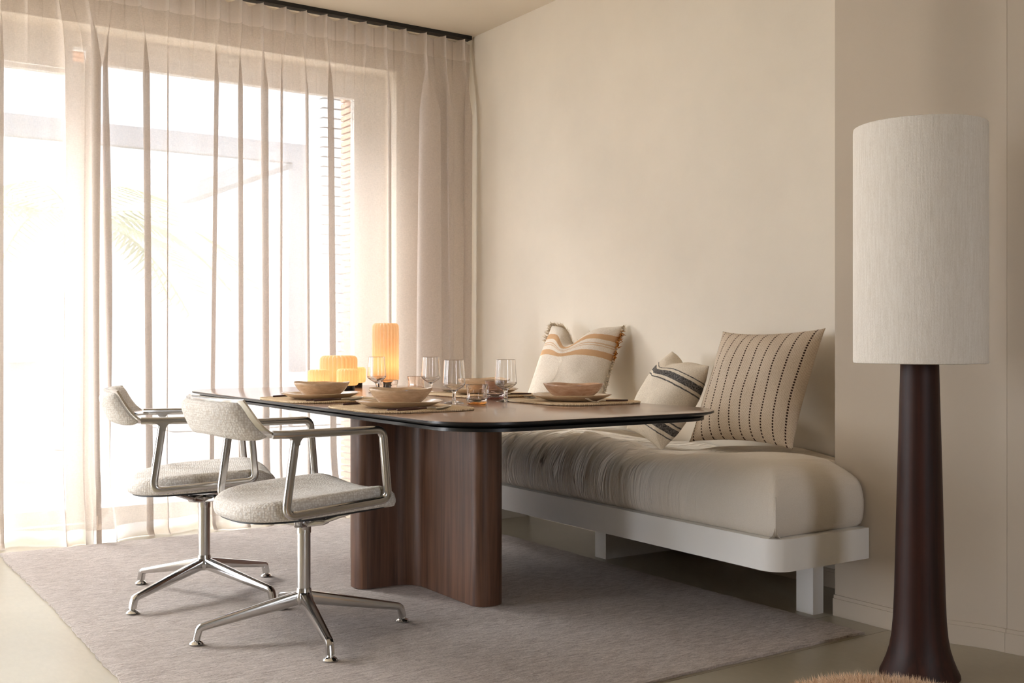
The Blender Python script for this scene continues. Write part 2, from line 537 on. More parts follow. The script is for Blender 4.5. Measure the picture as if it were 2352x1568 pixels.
g.box(FX0, YF - .2, -.1, FX1, YF, .85); g.box(FX0, YF - .2, 2.15, FX1, YF, ZC + .02)
struct(g.out('wall_front', M['dim_wall'], None, 0))
# window wall: lintel and right jamb, 0.75 m deep with cedar battens outside
g = G().box(XL, YW, 2.60, 3.0, 6.5, ZC + .02); g.box(3.0, YW, -.1, XW, 6.5, ZC + .02); g.box(XL, YW, -.1, -3.2, 6.5, 2.6)
wb = struct(g.out('wall_back', M['wall'], None, 0))
bb = G().box(0, 0, 0, 0.02, 0.47, 0.03).out('batten', M['batten'], wb, 0)
bb.location = (2.98, 6.03, 0.02)
for k in range(1, 62):
    c = bb.copy(); COL.objects.link(c); c.location = (2.98, 6.03, 0.02 + k * 0.0415)
sb = G().box(-3.2, 0, 0, 2.97, 0.10, 0.02).out('soffit_board', M['batten'], wb, 0)
sb.location = (0, 6.03, 2.578)
for k in range(1, 4):
    c = sb.copy(); COL.objects.link(c); c.location = (0, 6.03 + k * .115, 2.578)
# baseboards
def baseboard(name, pts):
    g = G()
    g.box(*pts); x0, y0, z0, x1, y1, z1 = pts
    g.box(x0 + .004, y0, z1, x1, y1, z1 + .012)
    return struct(g.out(name, M['pier'], None, 0))
def skirting(name, line):
    g = G()
    for off, z0, z1 in ((.012, 0, .062), (.007, .062, .074)):
        o = [(x - off, y) for x, y in line] + [(x + .01, y) for x, y in reversed(line)]
        g.rings([[(x, y, z0) for x, y in o], [(x, y, z1) for x, y in o]], True, True, True)
    return struct(g.out(name, M['pier'], None, 30))
skirting('baseboard_pier', prof_[1:-1])
skirting('baseboard_side', [(3.2, 1.967), (4.2, -2.4)])
baseboard('baseboard_right', (XW - .012, PY + .01, 0, XW, 5.7, .062))

# window: fixed frame, two visible sashes
w = struct(empty('window_1', (0, 5.96, 0)))
def bar(name, x0, x1, z0, z1, y0=-.04, y1=.04, par=w, mat='frame_paint'):
    return G().box(x0, y0, z0, x1, y1, z1).out(name, M[mat], par, 0)
bar('frame_head', -3.2, 3.0, 2.52, 2.6, -.05, .05)
bar('frame_sill', -3.2, 3.0, 0.0, 0.035, -.06, .06)
bar('frame_jamb', 2.93, 3.0, .035, 2.52, -.05, .05)
bar('frame_jamb', -3.2, -3.12, .035, 2.52, -.05, .05)
def sash(x0, x1, zt, zb, sl, sr, yo):
    s = bar('sash', x0, x0 + sl, zb, zt, yo - .025, yo + .025)
    bar('sash_stile', x1 - sr, x1, zb, zt, yo - .025, yo + .025, s)
    bar('sash_rail', x0 + sl, x1 - sr, zt - .07, zt, yo - .025, yo + .025, s)
    bar('sash_rail', x0 + sl, x1 - sr, zb, zb + .07, yo - .025, yo + .025, s)
    bar('pane', x0 + sl, x1 - sr, zb + .07, zt - .07, yo - .004, yo + .004, s, 'pane')
sash(1.27, 2.93, 2.52, .035, .07, .12, .0)
sash(-1.0, 1.30, 2.46, .035, .10, .12, .055)
sash(-3.12, -.94, 2.46, .035, .1, .1, .0)
bar('transom', -3.12, 1.2, 2.40, 2.52, -.045, -.027)

# ------------------------------------------------------------------ outside
struct(G().box(-12, 6.5, -.14, 12, 20, -.02).out('ground', M['terrace'], None, 0))
struct(G().box(-30, -30, -.4, 30, 30, -.135).out('ground', M['terrace'], None, 0))
t = empty('boarded_wall', (0, 9.2, 0))
G().box(4.25, .12, -.1, 6.6, .3, 3.6).out('backing', M['boards'], t, 0)
b0 = G().box(0, 0, 0, 2.55, .1, .075).out('board', M['boards'], t, 0); b0.location = (4.05, .02, 0)
for k in range(1, 40):
    c = b0.copy(); COL.objects.link(c); c.location = (4.05, .02, k * .09)
tag(t, 'white building side of horizontal boards outside beyond the window', 'wall')
t = empty('pergola', (0, 8.6, 0))
G().box(-2.5, 0, 2.5, 3.62, .09, 2.66).out('beam', M['steel_grey'], t, 0)
G().box(3.5, 0, -.02, 3.62, .09, 2.5).out('post', M['steel_grey'], t, 0)
G().box(3.5, .09, 2.5, 3.62, 3.2, 2.66).out('beam', M['steel_grey'], t, 0)
tag(t, 'grey steel pergola frame outside behind the sheer curtain', 'pergola')
t = empty('garden_planter', (0.2, 8.2, -.02))
G().box(-1.7, 0, 0, 1.25, .5, .86).out('box', M['boards'], t, 0)
G().box(-1.74, -.04, .86, 1.29, .54, .93).out('coping', M['terrace'], t, 0)
tag(t, 'low white planter wall outside left of the window post', 'planter')
t = empty('outdoor_sofa', (3.1, 8.0, -.02))
G().box(-.9, -.35, 0.0, .9, .45, .36).out('base', M['boards'], t, 0)
G().box(-.9, .3, .36, .9, .5, .75).out('backrest', M['boards'], t, 0)
G().box(-.88, -.35, .37, -.02, .28, .5).out('cushion', M['terrace'], t, 0)
G().box(.02, -.35, .37, .88, .28, .5).out('cushion', M['terrace'], t, 0)
tag(t, 'pale low outdoor sofa on the terrace beyond the window', 'sofa')

t = empty('neighbour_house', (4.2, 13.0, -.02))
G().box(-4.4, 0, 0, 5.5, .4, 4.6).out('wall', M['boards'], t, 0)
G().box(-4.6, -.3, 4.6, 5.7, .6, 4.8).out('roof_edge', M['steel_grey'], t, 0)
tag(t, 'white neighbouring house facade at the far end of the garden', 'house')

def palm(x, y, h, n, seed, label):
    rnd = random.Random(seed); t = empty('palm_tree', (x, y, -.02))
    pts = [(0.12 * math.sin(z * 1.1) , 0, z) for z in [h * i / 10 for i in range(11)]]
    G().tube(pts, [circ(.13 - .004 * i, 9) for i in range(11)]).out('trunk', M['trunk'], t, 60)
    top = pts[-1]
    for k in range(n):
        a = 2 * PI * k / n + rnd.uniform(-.2, .2); L = rnd.uniform(1.1, 1.6); up = rnd.uniform(.2, 1.1)
        g = G(); rib = []
        for i in range(13):
            s = i / 12; r = L * s; z = up * L * s * .9 - (1.0 + .3 * up) * L * s * s * .75
            rib.append(Vector((top[0] + math.cos(a) * r, top[1] + math.sin(a) * r, top[2] + z)))
        g.tube(rib, circ(.012, 5))
        side = Vector((-math.sin(a), math.cos(a), 0))
        for i in range(2, 13):
            for sg in (-1, 1):
                for q in (0, .5):
                    if i == 12 and q: continue
                    p = rib[i] if not q else (rib[i] + rib[min(i + 1, 12)]) / 2
                    l = .42 * math.sin(PI * (i + q) / 13.5) + .08
                    d = (side * sg + Vector((math.cos(a), math.sin(a), 0)) * .6 + Vector((0, 0, -.35))).normalized()
                    tdir = Vector((math.cos(a), math.sin(a), 0)) * .02
                    g.add([p - tdir, p + tdir, p + d * l * .5 + tdir * .9, p + d * l, p + d * l * .5 - tdir * .9], [(0, 1, 2, 3, 4)])
        g.out('frond', M['leaf'], t, 0)
    tag(t, label, 'tree')
palm(2.1, 10.6, 2.1, 14, 3, 'taller palm outside behind the right window pane')
palm(-0.6, 11.4, 1.7, 12, 5, 'shorter palm outside farther back near the window post')

# ------------------------------------------------------------------ curtain track and sheer curtain
t = tag(G().box(-3.2, 5.60, ZC - .022, 3.44, 5.655, ZC).out('curtain_track', M['track'], None, 0),
        'black curtain track fixed along the ceiling above the sheer curtain', 'track')
def build_curtain():
    rnd = random.Random(11)
    x0, x1, n = -0.8, 3.445, 1400
    head = []
    x = x0 + .05
    while x < x1 - .02:
        head.append(x); x += rnd.uniform(.118, .142)
    folds = []
    for k, hx in enumerate(head):
        if rnd.random() < .62:
            folds.append((hx + rnd.uniform(-.02, .02), rnd.uniform(.03, .08), rnd.choice((.015, .02, .03, .045)), rnd.uniform(1.5, 3.0), rnd.uniform(-.03, .03)))
    # denser, deeper folds where the cloth gathers (by the post and at the wall end)
    folds += [(1.13, .07, .04, 2.6, -.01), (1.20, .09, .06, 2.6, -.01), (1.27, .09, .05, 2.8, .0), (1.32, .06, .03, 2.6, .02), (3.10, .07, .05, 1.7, 0), (3.27, .06, .05, 1.7, .02), (2.86, .05, .035, 1.6, 0)]
    zs = [2.822, 2.80, 2.77, 2.74, 2.71, 2.695, 2.66, 2.6, 2.5, 2.35, 2.15, 1.95, 1.75, 1.55, 1.35, 1.15, .95, .75, .6, .47, .36, .27, .2, .14, .1, .07, .048, .03, .018, .008, .005, .004]
    ph = [rnd.uniform(0, 6.28) for _ in range(6)]
    rows = []
    for r, z in enumerate(zs):
        row = []
        body = smooth01(2.74, 2.35, z)
        floor_ = smooth01(.42, 0.0, z)
        pool = max(0, r - 27) / 4.0
        for i in range(n + 1):
            u = x0 + (x1 - x0) * i / n
            y = 5.625; x = u
            # heading pleats
            hd = 1 - body
            if hd > 0:
                for hx in head:
                    d = u - hx
                    if abs(d) < .07:
                        y -= hd * (.034 * math.exp(-(d / .0075) ** 2) - .012 * math.exp(-((abs(d) - .05) / .03) ** 2))
                        x -= hd * .006 * (d / .008) * math.exp(-(d / .008) ** 2)
            y += body * .016 * math.sin(u * 13 + ph[0] + .5 * math.sin(u * 3.1)) + body * .012 * math.sin(u * 27 + ph[1] + z * .3)
            for fx, a, wd, ov, dr in folds:
                d = u - fx - dr * (2.8 - z) * .4
                if abs(d) < wd * 3.2:
                    e = math.exp(-(d / wd) ** 2)
                    y -= body * a * e * (1 + .5 * floor_)
                    x -= body * ov * d * e * 1.15
            # the hem drifts into the room and waves
            y -= floor_ ** 1.6 * (.03 + .045 * math.sin(u * 9.0 + ph[2]) + .028 * math.sin(u * 21 + ph[3]))
            y -= pool * (.035 + .03 * math.sin(u * 8.2 + ph[4]))
            zz = z
            if r == 0:
                for hx in head:
                    d = u - hx
                    if .02 < abs(d) < .07: zz -= .0
                k = min(abs(u - hx) for hx in head)
                zz -= .016 * smooth01(.015, .05, k)
            x = min(x, x1 + .003)
            row.append((x, max(5.452, min(y, 5.735)), zz))
        rows.append(row)
    t = empty('sheer_curtain', (0, 0, 0))
    def part(name, r0, r1, mat):
        G().rings(rows[r0:r1 + 1], False).out(name, mat, t, 180)
    part('heading_band', 0, 5, M['sheer_double'])
    part('sheer_panel', 5, 25, M['sheer'])
    part('hem', 25, len(zs) - 1, M['sheer_double'])
    tag(t, 'floor-length sheer linen curtain with pleated heading across the window', 'curtain')
build_curtain()

# ------------------------------------------------------------------ rug
def build_rug():
    rnd = random.Random(2)
    x0, x1, y0, y1 = .785, 2.985, 2.35, 5.43
    nx, ny = 60, 90; vs = []; fs = []
    outl = []
    for j in range(ny + 1):
        for i in range(nx + 1):
            x = x0 + (x1 - x0) * i / nx; y = y0 + (y1 - y0) * j / ny
            e = min(i, nx - i, j, ny - j)
            if i in (0, nx): x += rnd.uniform(-.005, .005) + .005 * math.sin(y * 3.3)
            if j in (0, ny): y += rnd.uniform(-.004, .004) + .006 * math.sin(x * 3.1)
            z = .0128 + rnd.uniform(-.0012, .0012) if e else .009
            vs.append((x, y, z))
    for j in range(ny):
        for i in range(nx):
            a = j * (nx + 1) + i; fs.append((a, a + 1, a + nx + 2, a + nx + 1))
    g = G(); g.add(vs, fs)
    bd = [i for i in range(nx + 1)] + [(j + 1) * (nx + 1) - 1 for j in range(1, ny + 1)] + [ny * (nx + 1) + i for i in range(nx - 1, -1, -1)] + [j * (nx + 1) for j in range(ny - 1, 0, -1)]
    o = len(g.v); g.v += [(vs[i][0], vs[i][1], 0.0005) for i in bd]
    for k in range(len(bd)):
        k2 = (k + 1) % len(bd); g.f.append((bd[k], bd[k2], o + k2, o + k))
    tag(g.out('rug', M['rug'], None, 60), 'large greige wool rug under the dining table and chairs', 'rug')
build_rug()
RZ = .0148

# ------------------------------------------------------------------ dining table
TZ = .75
TX0, TX1, TY0, TY1 = 1.565, 2.692, 2.612, 5.29
def rr_outline(inset, r=.24, n=14, bow=.012):
    x0, x1, y0, y1 = TX0 + inset, TX1 - inset, TY0 + inset, TY1 - inset
    r = max(.02, r - inset); pts = []
    for cx, cy, a0 in ((x1 - r, y1 - r, 0), (x0 + r, y1 - r, 90), (x0 + r, y0 + r, 180), (x1 - r, y0 + r, 270)):
        for i in range(n + 1):
            a = math.radians(a0 + 90 * i / n); pts.append((cx + r * math.cos(a), cy + r * math.sin(a)))
    return pts
tb = empty('dining_table', (2.128, 3.9, RZ))
def T(pts, z): return [(x - 2.128, y - 3.9, z - RZ) for x, y in pts]
g = G().rings([T(rr_outline(.004), TZ), T(rr_outline(.001), TZ - .0006), T(rr_outline(.001), TZ - .002)], True, True, True)
g.out('tabletop', M['walnut_top'], tb, 30)
g = G().rings([T(rr_outline(.0), TZ - .0015), T(rr_outline(.0), TZ - .008), T(rr_outline(.045), TZ - .022), T(rr_outline(.04), TZ - .022)], True, True, True)
g.out('edge', M['black_edge'], tb, 30)
g = G().rings([T(rr_outline(.034), TZ - .022), T(rr_outline(.034), TZ - .032), T(rr_outline(.04), TZ - .033)], True, True, True)
g.out('under_plate', M['black_edge'], tb, 30)
# cross-shaped pedestal with rounded ends and concave fillets
def cross_outline(ax, ay, hw, re, rf):
    q = []                                    # first quadrant, from +x end to +y end
    for i in range(7):
        a = math.radians(90 * i / 6); q.append((ax - re + re * math.cos(a), hw - re + re * math.sin(a)))
    for i in range(9):
        a = math.radians(270 - 90 * i / 8); q.append((hw + rf + rf * math.cos(a), hw + rf + rf * math.sin(a)))
    for i in range(7):
        a = math.radians(0 + 90 * i / 6); q.append((hw - re + re * math.cos(a), ay - re + re * math.sin(a)))
    pts = list(q)
    pts += [(-x, y) for x, y in reversed(q)]
    pts += [(-x, -y) for x, y in q]
    pts += [(x, -y) for x, y in reversed(q)]
    return pts
cr = cross_outline(.295, .56, .063, .05, .085)
g = G().rings([[(x, y - .02, 0) for x, y in cr], [(x, y - .02, TZ - .0325 - RZ) for x, y in cr]], True, True, True)
g.out('pedestal', M['walnut_base'], tb, 30)
tag(tb, 'walnut dining table with rounded corners, black edge and cross-shaped pedestal', 'table')

# ------------------------------------------------------------------ chairs
def make_chair(loc, yaw, base_ang, label):
    t = empty('swivel_armchair', loc, yaw)
    alu = M['alu']
    # base star
    g = G().lathe([(.0, .092), (.018, .092), (.03, .1), (.034, .112), (.031, .125), (.026, .139), (.0245, .15), (0, .15)], 24)
    g.out('base_hub', alu, t, 40)
    for k in range(4):
        a = base_ang + k * PI / 2; c, s = math.cos(a), math.sin(a)
        path = fillet([(.012 * c, .012 * s, .118), (.338 * c, .338 * s, .052), (.347 * c, .347 * s, .016)], .018, 5)
        secs = []
        for p in path:
            r = math.hypot(p.x, p.y); f = min(1, r / .34)
            secs.append(rrect(.036 - .010 * f, .044 - .020 * f, .008, 2))
        lg = G().tube(path, secs).out('leg', alu, t, 40)
        G().lathe([(0, 0), (.0215, 0), (.023, .003), (.019, .008), (.011, .012), (.009, .018), (0, .018)], 20, (.347 * c, .347 * s, 0)).out('foot', M['chrome'], lg, 40)
    G().lathe([(.0225, .148), (.0225, .335)], 28).out('column', M['steel'], t, 40)
    g = G().lathe([(0, .333), (.0245, .333), (.0245, .352), (.028, .364), (.038, .376), (.03, .384), (0, .384)], 28)
    for su in (-1, 1):
        for sv in (-1, 1):
            e = (.14 if su > 0 else -.14, .258 * sv, .452 if su > 0 else .433)
            pth = fillet([(0, 0, .366), (.05 * su, .065 * sv, .376), (e[0], e[1], e[2])], .05, 4)
            m = len(pth) - 1
            g.tube(pth, [rrect(.034 - .012 * i / m, .03 - .018 * i / m, .005, 2) for i in range(m + 1)])
    g.out('swivel_bracket', alu, t, 40)
    # arm loops
    sec = rrect(.026, .021, .0075, 3)
    for sv in (-1, 1):
        v = .265 * sv
        pts = [(-.225, .257 * sv, .688), (-.17, v, .687), (.151, v, .687), (.171, v, .461), (-.187, v, .436), (-.152, v, .682)]
        path = [Vector(pts[0]), Vector(pts[1])] + fillet(pts[1:], .03, 6)[1:]
        g = G().tube(path, sec, (0, 1, 0))
        # flared junction of the rear post and the arm
        for du in (-1, 1):
            prof = []
            for i in range(7):
                q = math.radians(90 * i / 6)
                prof.append((-.152 + du * (.009 + .026 * (1 - math.sin(q))), .680 - .026 * (1 - math.cos(q))))
            prof.append((-.152, .650)); prof.append((-.152, .682))
            g.rings([[(u, v - .011, z) for u, z in prof], [(u, v + .011, z) for u, z in prof]], True, True, True)
        g.out('armrest', alu, t, 40)
    # curved back shell, pads front and rear
    ends = [(-.300, .226, .797), (-.287, .236, .775), (-.269, .245, .745), (-.248, .253, .716), (-.225, .26, .697), (-.185, .264, .688)]
    mids = [(-.352, .797), (-.343, .775), (-.331, .745), (-.318, .716), (-.309, .697), (-.303, .684)]
    def S(s, tt):
        k = tt * 5; i = min(4, int(k)); f = k - i
        e = [ends[i][j] * (1 - f) + ends[i + 1][j] * f for j in range(3)]
        c = [mids[i][j] * (1 - f) + mids[i + 1][j] * f for j in range(2)]
        w_ = abs(s) ** 2.6
        return Vector((c[0] + (e[0] - c[0]) * w_, e[1] * s, c[1] + (e[2] - c[1]) * w_))
    def N(s, tt):
        d1 = S(min(1, s + .02), tt) - S(max(-1, s - .02), tt); d2 = S(s, min(1, tt + .02)) - S(s, max(0, tt - .02))
        n_ = d1.cross(d2).normalized()
        return n_ if n_.x > 0 else -n_
    ns, nt = 30, 12
    def slab(name, s0, s1, t0, t1, base, thick, mat):
        A = []; B = []
        for j in range(nt + 1):
            for i in range(ns + 1):
                s = s0 + (s1 - s0) * i / ns; tt = t0 + (t1 - t0) * j / nt
                a = 2 * i / ns - 1; b = 2 * j / nt - 1
                p = S(s, tt); n_ = N(s, tt)
                puff = 1.0 if thick < .009 else (max(0, 1 - abs(a) ** 8)) ** .5 * (max(0, 1 - abs(b) ** 4)) ** .5
                sg = 1 if base >= 0 else -1
                A.append(p + n_ * base); B.append(p + n_ * (base + sg * thick * max(puff, .06)))
        g = G(); m = len(A); fs = []
        W_ = ns + 1
        for off in (0, m):
            for j in range(nt):
                for i in range(ns):
                    q = off + j * W_ + i; fs.append((q, q + 1, q + W_ + 1, q + W_))
        bd = [i for i in range(W_)] + [j * W_ + ns for j in range(1, nt + 1)] + [nt * W_ + i for i in range(ns - 1, -1, -1)] + [j * W_ for j in range(nt - 1, 0, -1)]
        for k in range(len(bd)):
            k2 = (k + 1) % len(bd); fs.append((bd[k], bd[k2], bd[k2] + m, bd[k] + m))
        g.add(A + B, fs)
        return g.out(name, mat, t, 50)
    slab('back_shell', -1, 1, 0, 1, -.004, .008, alu)
    t.children[-1]
    slab('back_pad', -.93, .93, .04, .95, -.005, .036, M['boucle'])
    slab('lumbar_pad', -.86, .86, .03, .90, .005, .03, M['boucle'])
    # seat
    n = 64
    def outline(k):
        a = 2 * PI * k / n; c, s = math.cos(a), math.sin(a)
        ex = 5.0 if c > 0 else 2.7
        u = math.copysign(abs(c) ** (2 / ex), c); v = math.copysign(abs(s) ** (2 / ex), s)
        return ((.262 if c > 0 else .28) * u - .002, .244 * v)
    def zoff(u): return .056 * u
    prof = [(.955, .437), (.985, .442), (1.0, .455), (1.0, .472), (.985, .485), (.95, .4945), (.88, .4985), (.75, .497), (.6, .494), (.4, .491), (.2, .49), (.03, .49)]
    rings = []
    for sc, z in prof:
        ring = []
        for k in range(n):
            u, v = outline(k); u *= sc; v *= sc
            zz = z + zoff(u) - (.03 * smooth01(.16, .27, u) if z > .46 else .02 * smooth01(.16, .27, u)) + (.018 * (abs(v) / .24) ** 2 - .008 if z > .48 else 0)
            ring.append((u, v, zz - RZ))
        rings.append(ring)
    G().rings(rings, True, True, True).out('seat', M['boucle'], t, 180)
    pan = [[(outline(k)[0] * .93, outline(k)[1] * .93, z + zoff(outline(k)[0] * .93) - RZ) for k in range(n)] for z in (.43, .443)]
    G().rings(pan, True, True, True).out('seat_pan', M['seat_black'], t, 30)
    return tag(t, label, 'chair', 'swivel armchairs at the table')
make_chair((1.412, 3.372, RZ), .048, math.radians(170.5) - .048, 'boucle swivel armchair nearest the camera, its back in front of the table edge')
make_chair((1.311, 4.105, RZ), -.27, math.radians(27) + .27, 'boucle swivel armchair farther left, turned slightly toward the camera, near the curtain')

# ------------------------------------------------------------------ bench and mattress
bn = empty('bench', (3.05, 4.0, 0))
def B(name, x0, y0, z0, x1, y1, z1, r=0):
    o = G().box(x0 - 3.05, y0 - 4.0, z0, x1 - 3.05, y1 - 4.0, z1).out(name, M['white_paint'], bn, 0)
    return o
def rail_outline(x0, x1, y0, y1, r, n=8):
    pts = [(x1, y1), (x0, y1)]
    for i in range(n + 1):
        a = math.radians(180 + 90 * i / n); pts.append((x0 + r + r * math.cos(a), y0 + r + r * math.sin(a)))
    pts.append((x1, y0)); return pts
ro = rail_outline(2.655, 3.117, 2.43, 5.45, .07)
g = G().rings([[(x - 3.05, y - 4, z) for x, y in ro] for z in (.229, .336)], True, True, True)
g.out('platform', M['white_paint'], bn, 30)
B('platform_rear', 3.117, 2.60, .229, 3.455, 5.45, .336)
for y in (2.62, 3.81, 5.0):
    B('leg', 3.05, y, 0, 3.44 if y > 3 else 3.105, y + .078, .229)
tag(bn, 'built-in white painted bench with rounded corner along the wall', 'bench')

def build_mattress():
    rnd = random.Random(4)
    x0, x1, y1 = 2.672, 3.45, 5.44
    z0, H = .3365, .235
    side = [(.02, 0), (.004, .05), (-.004, .12), (-.008, .2), (-.010, .3), (-.010, .4), (-.006, .5), (.0, .59), (.010, .68), (.024, .76), (.042, .83), (.062, .885), (.085, .93), (.11, .965), (.14, .99)]
    nX, nY = 50, 620
    def axis(n, L):
        out = [(i_, zf) for i_, zf in side]
        for k in range(1, n + 1): out.append((.14 + (L - .14) * k / n, 1.0))
        return out
    ax = axis(nX, x1 - x0); vs = []; uv = []
    creases = []
    for k in range(150):
        yc = rnd.triangular(2.75, 5.3, 3.9)
        creases.append((yc, rnd.uniform(-.25, .75), rnd.uniform(.02, .2), rnd.uniform(.14, .42), rnd.uniform(.004, .011) * (1 if rnd.random() < .7 else -.8) * smooth01(2.7, 3.7, yc), rnd.uniform(.006, .016)))
    ay_n = nY + len(side)
    arc = 0; arcs = []
    for i, (d, zf) in enumerate(ax):
        if i: arc += math.hypot(d - ax[i - 1][0], (zf - ax[i - 1][1]) * H)
        arcs.append(arc)
    for i, (dx, zx) in enumerate(ax):
        x = x0 + dx
        ys = 2.452 if x < 3.108 else 2.60
        ay = axis(nY, y1 - ys)
        for j, (dy, zy) in enumerate(ay):
            y = ys + dy
            z = z0 + H * min(zx, zy)
            top = min(zx, zy)
            # sagging quilted top: puffs, dents under the cushions, lower toward the wall
            lump = .016 * math.sin(y * 5.3 + 1.0) * math.sin((x - 2.6) * 5.5 + .6) + .010 * math.sin(y * 11 + x * 7)
            back = -.045 * smooth01(2.95, 3.44, x)
            dent = 0
            for cx, cy, r_, dp in ((3.12, 3.05, .2, .03), (3.05, 3.42, .16, .07), (3.15, 4.35, .2, .03)):
                dent -= dp * math.exp(-(((x - cx) ** 2 + (y - cy) ** 2) / r_ ** 2))
            z += smooth01(.6, 1.0, top) * (lump + back + dent)
            cren = smooth01(2.8, 3.8, y)
            bul = .010 * cren * math.sin(y * 34 + 1.3 * math.sin(y * 9)) * (zx < .99) * smooth01(0, .5, top)
            cr = 0
            a_ = arcs[i]
            if .01 < a_ < .66 and zy > .6:
                for yc, sl, s0, ln, am, wd in creases:
                    if s0 < a_ < s0 + ln:
                        d = (y - yc - sl * (a_ - s0) - .02 * math.sin((a_ - s0) * 14 + yc * 9)) / wd
                        if abs(d) < 3: cr += am * math.exp(-d * d) * math.sin(PI * (a_ - s0) / ln)
            cr = max(-.012, min(.018, cr))
            f_ = smooth01(.14, .30, a_)
            vs.append((x - bul - cr * (1 - f_), y, z + cr * f_)); uv.append((arcs[i], y))
    n = ay_n; fs = []
    for i in range(len(ax) - 1):
        for j in range(n - 1):
            a = i * n + j; fs.append((a, a + 1, a + n + 1, a + n))
    t = empty('bench_mattress', (0, 0, 0))
    g = G(); g.add(vs, fs); g.out('cover', M['mattress'], t, 180, uv)
    # corner seam
    seam = [(2.672 + .018, 2.452 + .018, .34)] + [(2.672 + d * 1.02 - .0015, 2.452 + d * 1.02 - .0015, z0 + H * f) for d, f in side[1:8]]
    G().tube(seam, circ(.0022, 6)).out('seam', M['mattress'], t, 180, None)
    tag(t, 'thick stone linen mattress pad with creased front on the white bench', 'mattress')
build_mattress()

# ------------------------------------------------------------------ cushions
def basis(yaw, lean, roll):
    n0 = Vector((-math.cos(yaw), -math.sin(yaw), 0)); up = Vector((0, 0, 1))
    n_ = n0 * math.cos(lean) + up * math.sin(lean); e2 = up * math.cos(lean) - n0 * math.sin(lean)
    e1 = e2.cross(n_)
    return e1 * math.cos(roll) + e2 * math.sin(roll), e2 * math.cos(roll) - e1 * math.sin(roll), n_
def cushion(name, c, yaw, lean, roll, size, thick, mat, label, chop=0, seed=1, pinch=.09, ear=0.0):
    e1, e2, n_ = basis(yaw, lean, roll); rnd = random.Random(seed)
    N_ = 44; t = empty(name, c); A = {}; vs = []; uv = []
    p1, p2, p3 = [rnd.uniform(0, 6) for _ in range(3)]
    def pos(a, b, sg):
        hx = size / 2 * a * (1 - pinch * (1 - b * b) * abs(a) ** 2) * (1 + ear * (a * b) ** 4)
        hy = size / 2 * b * (1 - pinch * (1 - a * a) * abs(b) ** 2) * (1 + ear * (a * b) ** 4)
        th = thick / 2 * (max(0, 1 - abs(a) ** 2.6) ** .62) * (max(0, 1 - abs(b) ** 2.6) ** .62)
        th += .004 * math.sin(a * 7 + p1) * math.sin(b * 6 + p2) * (1 - a ** 4) * (1 - b ** 4) * sg
        off = 0
        if chop:
            k = math.exp(-((a + .12) / .30) ** 2) * smooth01(-.1, 1, b)
            hy -= chop * k * size; th *= 1 + .25 * k * (1 if sg > 0 else -.6)
            hx += chop * .25 * size * smooth01(.2, 1, b) * (a + .12) * -.6
        th += ridge(a, b)
        return e1 * hx + e2 * hy + n_ * (th * sg)
    def ridge(a, b):
        cr = abs(a * b) ** 3
        return .010 * cr * (1 - max(abs(a), abs(b)) ** 6)
    idx = {}
    for sg in (1, -1):
        for j in range(N_ + 1):
            for i in range(N_ + 1):
                a = math.sin(PI / 2 * (2 * i / N_ - 1)) * .5 + (2 * i / N_ - 1) * .5
                b = math.sin(PI / 2 * (2 * j / N_ - 1)) * .5 + (2 * j / N_ - 1) * .5
                edge = i in (0, N_) or j in (0, N_)
                if edge and sg == -1: idx[(sg, i, j)] = idx[(1, i, j)]; continue
                idx[(sg, i, j)] = len(vs); vs.append(pos(a, b, sg)); uv.append((a * .5 + .5, b * .5 + .5))
    fs = []
    for sg in (1, -1):
        for j in range(N_):
            for i in range(N_):
                fs.append((idx[(sg, i, j)], idx[(sg, i + 1, j)], idx[(sg, i + 1, j + 1)], idx[(sg, i, j + 1)]))
    g = G(); g.add(vs, fs); g.out('cushion_cover', mat, t, 180, uv)
    # piped seam
    loop = [vs[idx[(1, i, 0)]] for i in range(N_)] + [vs[idx[(1, N_, j)]] for j in range(N_)] + [vs[idx[(1, i, N_)]] for i in range(N_, 0, -1)] + [vs[idx[(1, 0, j)]] for j in range(N_, 0, -1)]
    tag(t, label, 'cushion')
    return t, vs, idx, N_, (e1, e2, n_)
k = .985 / 1.0
c3 = (3.235, 3.075, .802)
cushion('dotted_cushion', c3, .093, .457, .02, .515, .20, M['pillow_dotted'], 'large beige cushion with brown dotted vertical lines at the right end of the bench', 0, 3, .10)
t1, vs1, idx1, N1, bs1 = cushion('fringed_cushion', (3.27, 4.35, .842), .25, .45, -.02, .50, .17, M['pillow_tan_stripes'], 'cream cushion with tan stripes and fringe, leaning on the wall behind the table', .2, 5, .06)
cushion('banded_cushion', (3.15, 3.515, .736), -.25, .50, -.17, .405, .19, M['pillow_dark_bands'], 'small cream cushion with charcoal bands leaning on the dotted cushion', .07, 8, .05)
